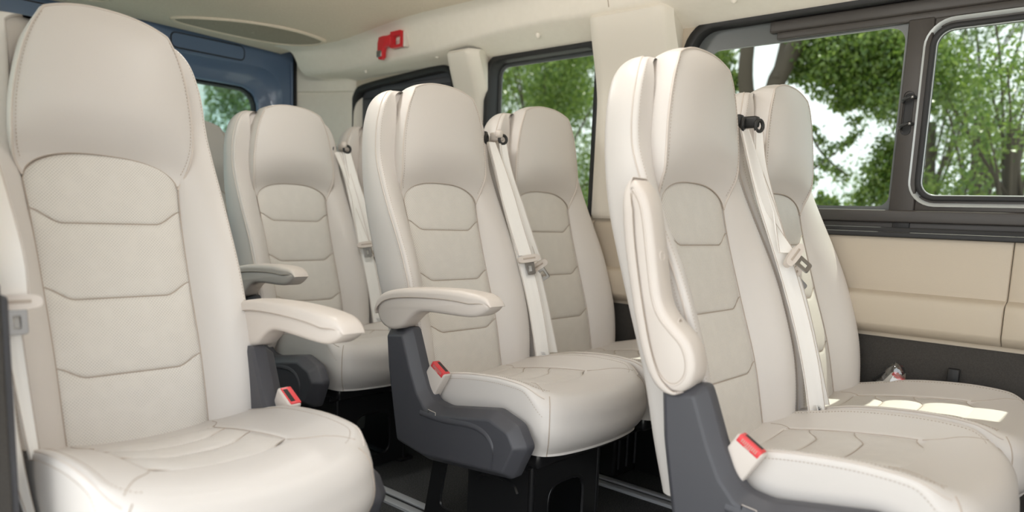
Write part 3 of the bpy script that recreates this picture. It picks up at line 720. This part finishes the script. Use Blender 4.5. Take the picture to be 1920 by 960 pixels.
# buckle: axis from the webbing stalk up to the red release
BA = np.array((-.252, -.092, -.020)); BB = np.array((-.246, -.142, .064))
def buckle_frame():
    z = Vector(BB-BA).normalized(); x = Vector((1, 0, 0)); x = (x-z*x.dot(z)).normalized(); y = z.cross(x)
    return Matrix(((x.x, y.x, z.x, BA[0]), (x.y, y.y, z.y, BA[1]), (x.z, y.z, z.z, BA[2]), (0, 0, 0, 1)))
def buckle_body():
    return MB().box((-.014, -.030, 0), (.014, .030, .094), 'beige_plastic', .005, buckle_frame(), 3)
def buckle_stalk():
    return MB().box((-.006, -.014, -.075), (.006, .014, .004), 'blackp', .002, buckle_frame())
def buckle_red():
    mb = MB().box((-.0147, -.0255, .0800), (.0095, .0255, .0960), 'redp', .002, buckle_frame())
    for i in range(9):
        mb.box((-.0150, -.017+i*.004, .0850), (-.0144, -.0155+i*.004, .0925), 'thread', 0, buckle_frame())
    mb.box((-.003, -.019, .0955), (.007, .019, .0963), 'black', 0, buckle_frame())
    tx = bpy.data.curves.new('press', 'FONT'); tx.body = 'PRESS'; tx.size = .0050; tx.align_x = 'CENTER'; tx.extrude = .0002
    to = bpy.data.objects.new('press', tx); C.objects.link(to); bpy.context.view_layer.update()
    me = bpy.data.meshes.new_from_object(to.evaluated_get(bpy.context.evaluated_depsgraph_get()))
    b = bmesh.new(); b.from_mesh(me); b.transform(buckle_frame() @ Matrix(((0, 0, -1, -.0149), (-1, 0, 0, .0), (0, 1, 0, .0808), (0, 0, 0, 1)))); mb.bm(b, 'piping')
    bpy.data.objects.remove(to); bpy.data.curves.remove(tx); bpy.data.meshes.remove(me)
    return mb
def pan_mesh():
    mb = MB().box((-.20, -.44, -.150), (.20, .03, -.100), 'black', .012)
    for y in (-.40, -.30, -.02): mb.tube([(-.21, y, -.152), (.21, y, -.152)], .008, 'black', 8)
    return mb
def rail_loop(poly, x, mname='black', r=.006, axis=0):
    P = resample(chaikin(poly, 3), 60, closed=True); Q = [(x, *p) if axis == 0 else (p[0], x, p[1]) for p in P]
    return Q, r
def pedestal_mesh(inner=False):
    mb = MB(); B = -SZ+.008
    for x in ((.16,) if inner else (-.175, .105)):
        out = [(-.06, -.145), (-.005, B), (-.40, B), (-.40, -.145)]
        h1 = resample(rcorner([(-.095, -.20), (-.065, B+.05), (-.185, B+.05), (-.185, -.20)], .03), 50, closed=True).tolist()
        mb.plate(out, [h1], x-.004, x+.004, 'black')
        mb.tube([(x, *p) for p in h1], .005, 'black', 6, closed=True)
        mb.tube([(x, -.40, -.145), (x, -.40, B)], .008, 'black', 8)
        rib = rcorner([(-.215, B+.01), (-.215, -.21), (-.36, -.21), (-.36, B+.01)], .05)[6:-6]
        mb.tube([(x-.004, *p) for p in rib], .006, 'black', 6)
    if inner:
        mb.box((.02, -.20, B), (.18, -.02, -.145), 'black', .01)
        for k in range(3): mb.tube([(.04+k*.05, -.204, B+.03), (.04+k*.05, -.204, -.17)], .006, 'black', 6)
        return mb
    out = [(-.175, -.150), (-.175, B), (.105, B), (.105, -.150)]
    h1 = resample(rcorner([(-.11, -.22), (-.11, B+.03), (.045, B+.03), (.045, -.22)], .05), 50, closed=True).tolist()
    mb.plate(out, [h1], -.404, -.396, 'black', axis=1)
    mb.tube([(p[0], -.40, p[1]) for p in h1], .006, 'black', 6, closed=True)
    for x in (-.175, .105): mb.box((x-.03, -.42, B-.006), (x+.03, .0, B+.004), 'black', .002)
    return mb

# ------------------------------------------------------------------ belts, in the frame of the seat left of the gap
def ribbon(mb, pts, wdir, half=.0225, th=.0012, mname='belt'):
    P = resample(chaikin(pts, 3, False), 60); n = len(P); W = np.asarray(wdir, float)
    if W.ndim == 1: W = np.repeat(W[None], 2, 0)
    W = np.stack([np.interp(np.linspace(0, 1, n), np.linspace(0, 1, len(W)), W[:, k]) for k in range(3)], 1)
    ln = np.linalg.norm(W, axis=1)[:, None]; T = np.gradient(P, axis=0); N = np.cross(T, W); N /= np.linalg.norm(N, axis=1)[:, None]+1e-9
    rows = []
    U = np.linspace(-1, 1, 9)
    for i in range(n):
        f = [P[i]+W[i]*half*u+N[i]*(th+.0007*(abs(u) > .9)+.0004*math.cos(u*9)) for u in U]; b = [P[i]+W[i]*half*u-N[i]*th for u in U[::-1]]
        rows.append(f+b)
    mb.grid(rows, mname, cv=True)
    m = len(rows[0])
    for k in (0, (n-1)*m): mb.f.append(tuple(range(len(mb.v)-n*m+k, len(mb.v)-n*m+k+m))); mb.mi.append(mb.m(mname)); mb.sm.append(False)
    for u in (-.93, .93): mb.tube(P+W*half*u+N*(th+.0008), .0007, 'thread', 4)
    return P
def ring_arc(mb, c, r, tube_r, mname, n=22, a0=0, a1=360, ax=(1, 0, 0), ay=(0, 0, 1)):
    ax = np.array(ax); ay = np.array(ay); A = np.radians(np.linspace(a0, a1, n)); full = abs(a1-a0) >= 360
    if full: A = A[:-1]
    mb.tube([np.array(c)+r*(ax*math.cos(a)+ay*math.sin(a)) for a in A], tube_r, mname, 8, closed=full)
def guide_mesh(c, twist=0, tab=False):
    mb = MB(); c = np.array(c)
    ring_arc(mb, c, .0135, .0048, 'blackp', ax=(math.cos(twist), math.sin(twist), 0))
    mb.box(c+np.array((-.012, .002, -.004)), c+np.array((.012, .05, .024)), 'beige_plastic' if tab else 'blackp', .006)
    if tab:
        mb.box(c+np.array((-.022, -.006, .004)), c+np.array((-.002, .02, .030)), 'beige_plastic', .008)
    return mb
def tongue_mesh(c, d, wv=(1, 0, 0)):
    mb = MB(); z = -Vector(d).normalized(); x = Vector(wv); x = (x-z*x.dot(z)).normalized(); y = z.cross(x)
    m = Matrix(((x.x, y.x, z.x, c[0]), (x.y, y.y, z.y, c[1]), (x.z, y.z, z.z, c[2]), (0, 0, 0, 1)))
    b = bmesh.new(); P = resample(chaikin([(-.038, .002), (-.030, .014), (.030, .014), (.038, .002), (.030, -.010), (-.030, -.010)], 2), 40, closed=True)
    t = MB().prism([tuple(p) for p in P], -.0075, .0075, 'beige_plastic', axis=1, bev=0)
    mb.add([m @ Vector(v) for v in t.v], t.f, 'beige_plastic', True)
    mb.box((-.020, -.0085, .0), (.020, .0085, .005), 'thread', .0005, m)
    outer = rrect(-.0135, -.047, .0135, -.008, .004, 4); hole = rrect(-.0065, -.040, .0065, -.018, .002, 4)
    t = MB().plate([tuple(p) for p in outer], [[tuple(p) for p in hole]], -.0014, .0014, 'steel', axis=1)
    mb.add([m @ Vector(v) for v in t.v], t.f, 'steel', False)
    for h in (outer, hole): mb.tube([m @ Vector((p[0], 0, p[1])) for p in h], .0018, 'steel', 6, closed=True)
    return mb
def tag_mesh(c, mark=True, a=.2):
    mb = MB(); R = Matrix.Translation(Vector(c)) @ Matrix.Rotation(a, 4, 'Y') @ Matrix.Rotation(math.radians(-25), 4, 'X')
    mb.box((-.017, -.0006, -.012), (.017, .0006, .012), 'white', 0, R)
    if mark:
        for rr in (.0080, .0062): mb.tube([R @ Vector((-.006+rr*math.cos(t), -.0009, rr*math.sin(t))) for t in np.arange(20)*math.pi/10], .0005, 'ink', 4, closed=True)
        mm = [(-.0095, -.003), (-.0095, .0035), (-.006, .0), (-.0025, .0035), (-.0025, -.003)]
        mb.tube([R @ Vector((x, -.0009, z)) for x, z in mm], .0007, 'ink', 4)
        for k in range(3): mb.tube([R @ Vector((.005, -.0009, .005-k*.004)), R @ Vector((.014, -.0009, .005-k*.004))], .0005, 'ink', 4)
    else:
        for k in range(4): mb.tube([R @ Vector((-.013, -.0009, .007-k*.0045)), R @ Vector((.013-.004*(k % 2), -.0009, .007-k*.0045))], .0005, 'ink', 4)
    return mb

# ------------------------------------------------------------------ seat assembly
CACHE = {}
def part(key, fn, name, parent, mirror=False, off=(0, 0, SZ)):
    k = (key, mirror)
    if k not in CACHE: CACHE[k] = fn().mesh(key, off, mirror)
    o = bpy.data.objects.new(name, CACHE[k]); C.objects.link(o); o.parent = parent; return o
def make_seat(x, y, label, arm=None, mirror=False, group='passenger seats', buckle=True):
    r = empty('passenger_seat', (x, y, 0)); put(r, label, 'seat', group)
    part('backrest', shell_mesh, 'backrest', r)
    part('back_insert', insert_mesh, 'back_insert', r)
    h = part('headrest', head_mesh, 'headrest', r)
    if mirror: h.rotation_euler[1] = .05; h.location = (-.05*(.50+SZ), 0, 0)
    c = part('seat_cushion', cushion_mesh, 'seat_cushion', r)
    part('cushion_insert', cinsert_mesh, 'cushion_insert', c)
    part('seat_pan', pan_mesh, 'seat_pan', r)
    part('pedestal' if arm else 'pedestal_inner', lambda: pedestal_mesh(not arm), 'pedestal', r)
    if arm:
        mo = (.033, 0, SZ) if mirror else (0, 0, SZ)
        put(part('side_cover', cover_mesh, 'side_cover', r, mirror, mo), 'charcoal plastic side cover')
        up = 1 if arm == 'up' else 2 if mirror else 0
        a = part('armrest'+arm, lambda: arm_body(up), 'armrest', r, mirror, mo)
        part('armrest_pad'+arm, lambda: arm_pad(up), 'armrest_pad', a, mirror, mo)
        if up == 1:
            for q in ((-.205, .2128), (-.075, .186)): part('screw_cover'+str(q), lambda: arm_cap(*q), 'screw_cover', a, mirror)
    if buckle and arm:
        b = part('belt_buckle', buckle_body, 'belt_buckle', r, mirror)
        put(part('release_button', buckle_red, 'release_button', b, mirror), 'red release button')
        put(part('buckle_stalk', buckle_stalk, 'buckle_stalk', b, mirror), 'black buckle stalk')
    return r
def belt_part(seat, paths, guides, tongues, tags, dx=0):
    mb = MB()
    for p, wd in paths: ribbon(mb, np.array(p)+np.array((dx, 0, 0)), wd)
    b = mb.build('seat_belt', seat, off=(0, 0, SZ))
    for g in guides: put(guide_mesh(np.array(g[0])+np.array((dx, 0, 0)), g[1], g[2]).build('belt_guide', b, off=(0, 0, SZ)), 'black belt guide loop')
    for t in tongues: tongue_mesh(np.array(t[0])+np.array((dx, 0, 0)), t[1], t[2]).build('belt_tongue', b, off=(0, 0, SZ))
    for t in tags: put(tag_mesh(np.array(t[0])+np.array((dx, 0, 0)), t[1], t[2]).build('care_tag', b, off=(0, 0, SZ)), 'white sewn label')
    return b
SX = dict(A=(.571, 1.487), B=(1.526, 2.343), C=(1.517, 1.505), D=(1.999, 1.506), E=(1.516, .663), F=(2.008, .663), G=(2.005, 2.343), H=(1.53, 3.15))
sA = make_seat(*SX['A'], 'large pale leather seat alone on the door side with its armrest on the aisle', 'down', True)
sE = make_seat(*SX['E'], 'leather aisle seat with its armrest raised against the backrest', 'up')
sF = make_seat(*SX['F'], 'leather window seat beside the long sliding window with sunlit cushion')
sC = make_seat(*SX['C'], 'leather aisle seat in the middle with lowered armrest over a charcoal side cover', 'down')
sD = make_seat(*SX['D'], 'leather window seat in front of the rounded leafy window')
sB = make_seat(*SX['B'], 'leather aisle seat in front of the blue rear door with a lowered armrest', 'down')
sG = make_seat(*SX['G'], 'leather window seat mostly hidden behind the middle aisle seat, only its top showing')
sH = make_seat(*SX['H'], 'shaded leather seat in the last row seen only as a sliver before the rear glass')
y_ = lambda z, o=-.048: float(prof(z))+o
def bp(x, z, o=-.05): return (x, y_(z, o-.012*float(smooth((.62-z)/.1))-.016*float(smooth((.50-z)/.12))), z)
# between the middle pair
belt_part(sC, [([bp(.216, .690, -.02), bp(.219, .60, -.055), bp(.224, .45, -.066), bp(.229, .335, -.070)], [(.55, -.20, 0), (.86, -.58, 0), (.86, -.58, 0)]),
               ([bp(.220, .690, -.01), bp(.226, .60, -.040), bp(.230, .40, -.056), bp(.232, .2, -.066), bp(.234, .03, -.064), bp(.236, -.02, -.06)], [(.55, -.20, 0), (.86, -.58, 0), (.86, -.58, 0), (.86, -.58, 0)])],
          [((.212, y_(.70, .0), .702), .5, False)], [((.230, y_(.325, -.108), .325), (0, -.12, -.4), (.86, -.58, 0))], [((.236, -.090, .030), False, .1)])
belt_part(sD, [([bp(-.238, .688, -.045), bp(-.226, .60, -.045), bp(-.205, .42, -.050), bp(-.185, .31, -.050)], [(.55, -.20, 0), (.86, -.58, 0), (.86, -.58, 0)]),
               ([bp(-.240, .686, -.040), bp(-.228, .5, -.036), bp(-.195, .3, -.046), bp(-.190, .03, -.050)], [(.5, .2, 0), (.86, -.58, 0), (.86, -.58, 0)])],
          [((-.238, .128, .700), -.3, True)], [((-.186, y_(.30, -.086), .300), (.2, -.2, -.4), (.5, -.7, 0))], [])
# between the front pair
belt_part(sE, [([bp(.236, .690, -.022), bp(.226, .60, -.055), bp(.226, .50, -.066), bp(.234, .395, -.074)], [(.15, .5, 0), (.15, .6, 0), (.3, .5, 0), (.86, -.58, 0)]),
               ([bp(.240, .690, -.018), bp(.240, .60, -.045), bp(.242, .45, -.060), bp(.240, .3, -.064), bp(.238, .15, -.066), bp(.240, -.01, -.064)], [(.55, -.20, 0), (.86, -.58, 0), (.86, -.58, 0), (.86, -.58, 0), (.86, -.58, 0)])],
          [((.238, .156, .704), .3, False)], [((.234, y_(.385, -.116), .388), (.18, -.25, -.25), (.86, -.58, 0))], [((.232, -.096, .030), True, .25)])
belt_part(sF, [([bp(-.238, .688, -.050), bp(-.232, .60, -.05), bp(-.222, .42, -.045), bp(-.208, .30, -.058), bp(-.204, .03, -.058)], [(.55, -.20, 0), (.86, -.58, 0), (.86, -.58, 0), (.86, -.58, 0)])],
          [((-.238, .122, .700), -.3, False)], [((-.206, y_(.345, -.08), .335), (.3, -.25, -.35), (.6, -.5, 0))], [])
# between the rear pair
belt_part(sB, [([bp(.212, .685, -.0), bp(.216, .60, -.045), bp(.220, .45, -.060), bp(.224, .33, -.068)], [(.55, -.20, 0), (.3, .4, 0), (.86, -.58, 0)]),
               ([bp(.220, .685, .0), bp(.228, .60, -.042), bp(.230, .40, -.055), bp(.236, .2, -.062), bp(.240, -.02, -.06)], [(.55, -.20, 0), (.86, -.58, 0), (.86, -.58, 0)])],
          [((.208, y_(.695, .01), .695), .5, False)], [((.224, y_(.32, -.106), .325), (0, -.12, -.4), (.86, -.58, 0))], [((.236, -.088, .035), False, .1)])
belt_part(sG, [([bp(-.236, .685, -.03), bp(-.230, .55, -.052), bp(-.216, .40, -.058), bp(-.200, .30, -.062)], [(.55, -.20, 0), (.86, -.58, 0), (.86, -.58, 0)]),
               ([bp(-.240, .685, -.02), bp(-.226, .5, -.040), bp(-.210, .3, -.052), bp(-.206, .03, -.054)], [(.55, -.20, 0), (.86, -.58, 0), (.86, -.58, 0)])],
          [((-.238, y_(.70, -.03), .697), -.4, True)], [((-.200, y_(.29, -.084), .29), (.1, -.2, -.4), (.7, -.4, 0))], [])
# the large near seat
belt_part(sA, [([(-.262, .05, .69), (-.262, -.06, .55), (-.258, -.135, .44), (-.252, -.172, .36), (-.250, -.170, .30)], [(.6, .4, 0), (1, .1, 0), (1, 0, 0), (1, 0, 0)]),
               ([(-.256, -.165, .31), (-.246, -.160, .2), (-.232, -.150, .08), (-.224, -.140, .03)], [(.6, 0, 0), (.5, .1, 0), (.4, .2, 0)]),
               ([(-.262, -.160, .31), (-.262, -.158, .18), (-.258, -.152, .06), (-.244, -.170, -.05), (-.240, -.20, -.085)], [(.6, 0, 0), (.45, .2, 0), (.5, .3, 0), (.3, .5, 0)])],
          [((-.262, .06, .70), .3, False)], [((-.250, -.182, .292), (0, -.05, -.4), (1, 0, 0))], [])

# ================================================================== OUTSIDE
GZ = -.45
st_ = MB().box((-30, -30, GZ-.1), (45, 45, GZ), 'asphalt').build('ground'); put(st_, kind='structure')
def leaf_cloud(centers, radii, counts, size, mname):
    V = []; Fc = []; o = 0
    base = np.array([(0, 0, 0), (.5, .24, .05), (1, 0, -.08), (.5, -.24, .05)])
    allv = []; 
    for c, r, n in zip(centers, radii, counts):
        d = RNG.standard_normal((n, 3)); d /= np.linalg.norm(d, axis=1)[:, None]; rad = RNG.random(n)**.45
        p = np.array(c)+d*rad[:, None]*np.array(r)
        u = RNG.standard_normal((n, 3)); u[:, 2] -= .5; u /= np.linalg.norm(u, axis=1)[:, None]
        q = RNG.standard_normal((n, 3)); v = np.cross(u, q); v /= np.linalg.norm(v, axis=1)[:, None]; w_ = np.cross(u, v)
        s = size*(.6+.8*RNG.random(n))
        allv.append(p[:, None, :]+s[:, None, None]*(base[None, :, 0:1]*u[:, None]+base[None, :, 1:2]*v[:, None]+base[None, :, 2:3]*w_[:, None]))
    A = np.concatenate(allv); n = len(A); me = bpy.data.meshes.new('foliage')
    me.vertices.add(n*4); me.vertices.foreach_set('co', A.reshape(-1)); me.loops.add(n*4); me.loops.foreach_set('vertex_index', np.arange(n*4))
    me.polygons.add(n); me.polygons.foreach_set('loop_start', np.arange(n)*4); me.update(); me.validate(); me.materials.append(M[mname])
    return me
def tree(loc, limbs, clouds, size, leaf, label, group='trees beyond the windows', name='tree'):
    r = put(empty(name, loc), label, 'tree', group)
    mb = MB()
    for pts, r0, r1 in limbs:
        P = resample(chaikin(pts, 2, False), 14); mb.tube(P, np.linspace(r0, r1, 14), 'bark', 8)
    mb.build('trunk', r)
    me = leaf_cloud([c[0] for c in clouds], [c[1] for c in clouds], [c[2] for c in clouds], size, leaf)
    o = bpy.data.objects.new('foliage', me); C.objects.link(o); o.parent = r; return r
def bushy(x, y, h, rad, n, leaf, label, seed, size=.05, low=1.0):
    g = np.random.default_rng(seed); limbs = [([(0, 0, 0), (.05, .02, h*.3), (0, .1, h*.62)], .11, .05)]; cl = []
    for i in range(16):
        a = g.random()*6.28; rr = rad*(.25+.7*g.random()); z = low+(h-low)*g.random(); c = (rr*math.cos(a), rr*math.sin(a), z)
        limbs.append(([(0, .05, h*.25+.3*g.random()*h), (c[0]*.5, c[1]*.5, z*.8), c], .018, .005)); k = rad*(.30+.25*g.random()); cl.append((c, (k, k, k*.8), int(n/16*5)))
    return tree((x, y, GZ), limbs, cl, size, leaf, label)
OZ = ZO-GZ
bushy(8.6, 1.45, 4.0, 1.15, 1700, 'leafa', 'dense leafy tree with many sky gaps seen through the sliding pane', 11)
bushy(7.2, .95, 3.6, .75, 1300, 'leafa', 'leafy sapling nearest the sliding pane', 21, .045)
bushy(9.6, 2.1, 4.2, 1.0, 1200, 'leafb', 'bushy tree behind the window latch', 22)
bushy(11.5, 1.9, 4.8, 1.9, 2000, 'leafb', 'darker tree further back behind the sliding pane tree', 12, .07)
bushy(7.6, 6.3, 4.3, 1.5, 9000, 'leafa', 'bright green tree filling the rounded middle window', 13)
bushy(10.4, 9.4, 5.4, 2.2, 7000, 'leafb', 'dark green tree further back behind the middle window', 14, .07)
bushy(6.5, 8.2, 4.5, 1.5, 3500, 'leafa', 'green tree outside the dark rear quarter window', 15)
bushy(6.9, 12.2, 4.4, 1.4, 3200, 'leafb', 'dark green tree beyond the rear door glass', 16, .07)
bushy(8.8, 16.0, 5.2, 2.2, 2600, 'leafb', 'taller dark tree further back beyond the rear door glass', 17, .07)
# forked tree with bare limbs behind the window seat headrest, sprays of leaves hanging from it
tree((6.4, 2.778, -0.45),
     [([(0.0, 0.0, 0.0), (0.0, 0.028, 1.778), (0.0, -0.002, 2.424), (0.1, -0.105, 2.838), (0.2, -0.324, 3.139), (0.4, -0.657, 3.52)], 0.14, 0.06), ([(0.0, 0.017, 2.104), (0.0, 0.195, 2.439), (-0.1, 0.197, 2.744), (-0.1, 0.159, 3.099), (-0.2, 0.111, 3.589)], 0.08, 0.05), ([(0.0, -0.058, 2.601), (0.1, -0.063, 2.887), (0.2, -0.05, 3.224), (0.3, -0.053, 3.695)], 0.05, 0.035), ([(0.2, -0.406, 3.214), (0.2, -0.771, 2.949), (0.2, -1.012, 2.545)], 0.03, 0.01), ([(0.2, -0.291, 1.789), (0.2, -0.485, 1.924), (0.2, -0.726, 2.139)], 0.012, 0.005), ([(0.2, -0.326, 2.157), (0.2, -0.435, 1.971), (0.2, -0.675, 1.786)], 0.012, 0.005)],
     [((0.0, 0.513, 2.843), (0.2, 0.2, 0.14), 920), ((0.0, 0.365, 2.64), (0.14, 0.14, 0.098), 520), ((0.0, 0.462, 2.554), (0.12, 0.12, 0.084), 360), ((0.3, -0.313, 2.896), (0.34, 0.34, 0.238), 2080), ((0.2, -0.619, 2.797), (0.36, 0.36, 0.252), 2480), ((0.3, -0.837, 2.834), (0.4, 0.4, 0.28), 3200), ((0.3, -0.821, 2.579), (0.34, 0.34, 0.238), 1920), ((0.2, -1.029, 2.377), (0.28, 0.28, 0.196), 1440), ((0.2, -0.692, 2.489), (0.22, 0.22, 0.154), 1040), ((0.2, -0.465, 2.596), (0.24, 0.24, 0.168), 1120), ((0.3, -0.142, 2.733), (0.2, 0.2, 0.14), 720), ((0.4, -0.491, 3.027), (0.4, 0.4, 0.28), 2240), ((0.3, -1.091, 2.679), (0.4, 0.4, 0.28), 2400), ((0.2, -0.56, 2.39), (0.09, 0.09, 0.063), 240), ((0.2, -0.653, 2.448), (0.1, 0.1, 0.07), 240), ((0.2, -0.37, 2.177), (0.06, 0.06, 0.045), 50), ((0.2, -0.422, 2.107), (0.06, 0.06, 0.045), 50), ((0.2, -0.499, 2.014), (0.06, 0.06, 0.045), 50), ((0.2, -0.586, 2.034), (0.06, 0.06, 0.045), 50), ((0.2, -0.647, 2.076), (0.06, 0.06, 0.045), 50), ((0.2, -0.706, 2.131), (0.06, 0.06, 0.045), 50), ((0.2, -0.417, 1.926), (0.06, 0.06, 0.045), 50), ((0.2, -0.489, 1.879), (0.06, 0.06, 0.045), 50), ((0.2, -0.56, 1.841), (0.06, 0.06, 0.045), 50), ((0.2, -0.632, 1.787), (0.06, 0.06, 0.045), 50), ((0.2, -0.386, 1.766), (0.06, 0.06, 0.045), 50), ((0.2, -0.673, 2.251), (0.06, 0.06, 0.045), 50), ((0.4, -0.926, 2.019), (0.14, 0.14, 0.14), 450), ((0.4, -0.91, 1.843), (0.2, 0.2, 0.2), 780), ((0.4, -0.864, 1.672), (0.17, 0.17, 0.17), 480), ((0.4, -0.722, 1.58), (0.11, 0.11, 0.11), 210), ((0.4, -0.498, 1.567), (0.08, 0.08, 0.08), 120), ((0.4, -1.048, 1.709), (0.24, 0.24, 0.24), 780), ((0.4, -0.38, 1.585), (0.07, 0.07, 0.07), 120)],
     0.048, 'leafa', 'forked tree with bare grey limbs and hanging leaf sprays behind the window seat headrest')
# pale wall seen through the rear door glass
pw = put(MB().box((3.6, 11.2, GZ), (5.35, 11.4, 3.05), 'whitewall', .01).build('garden_wall'), 'pale rendered wall beyond the rear door glass', 'wall')
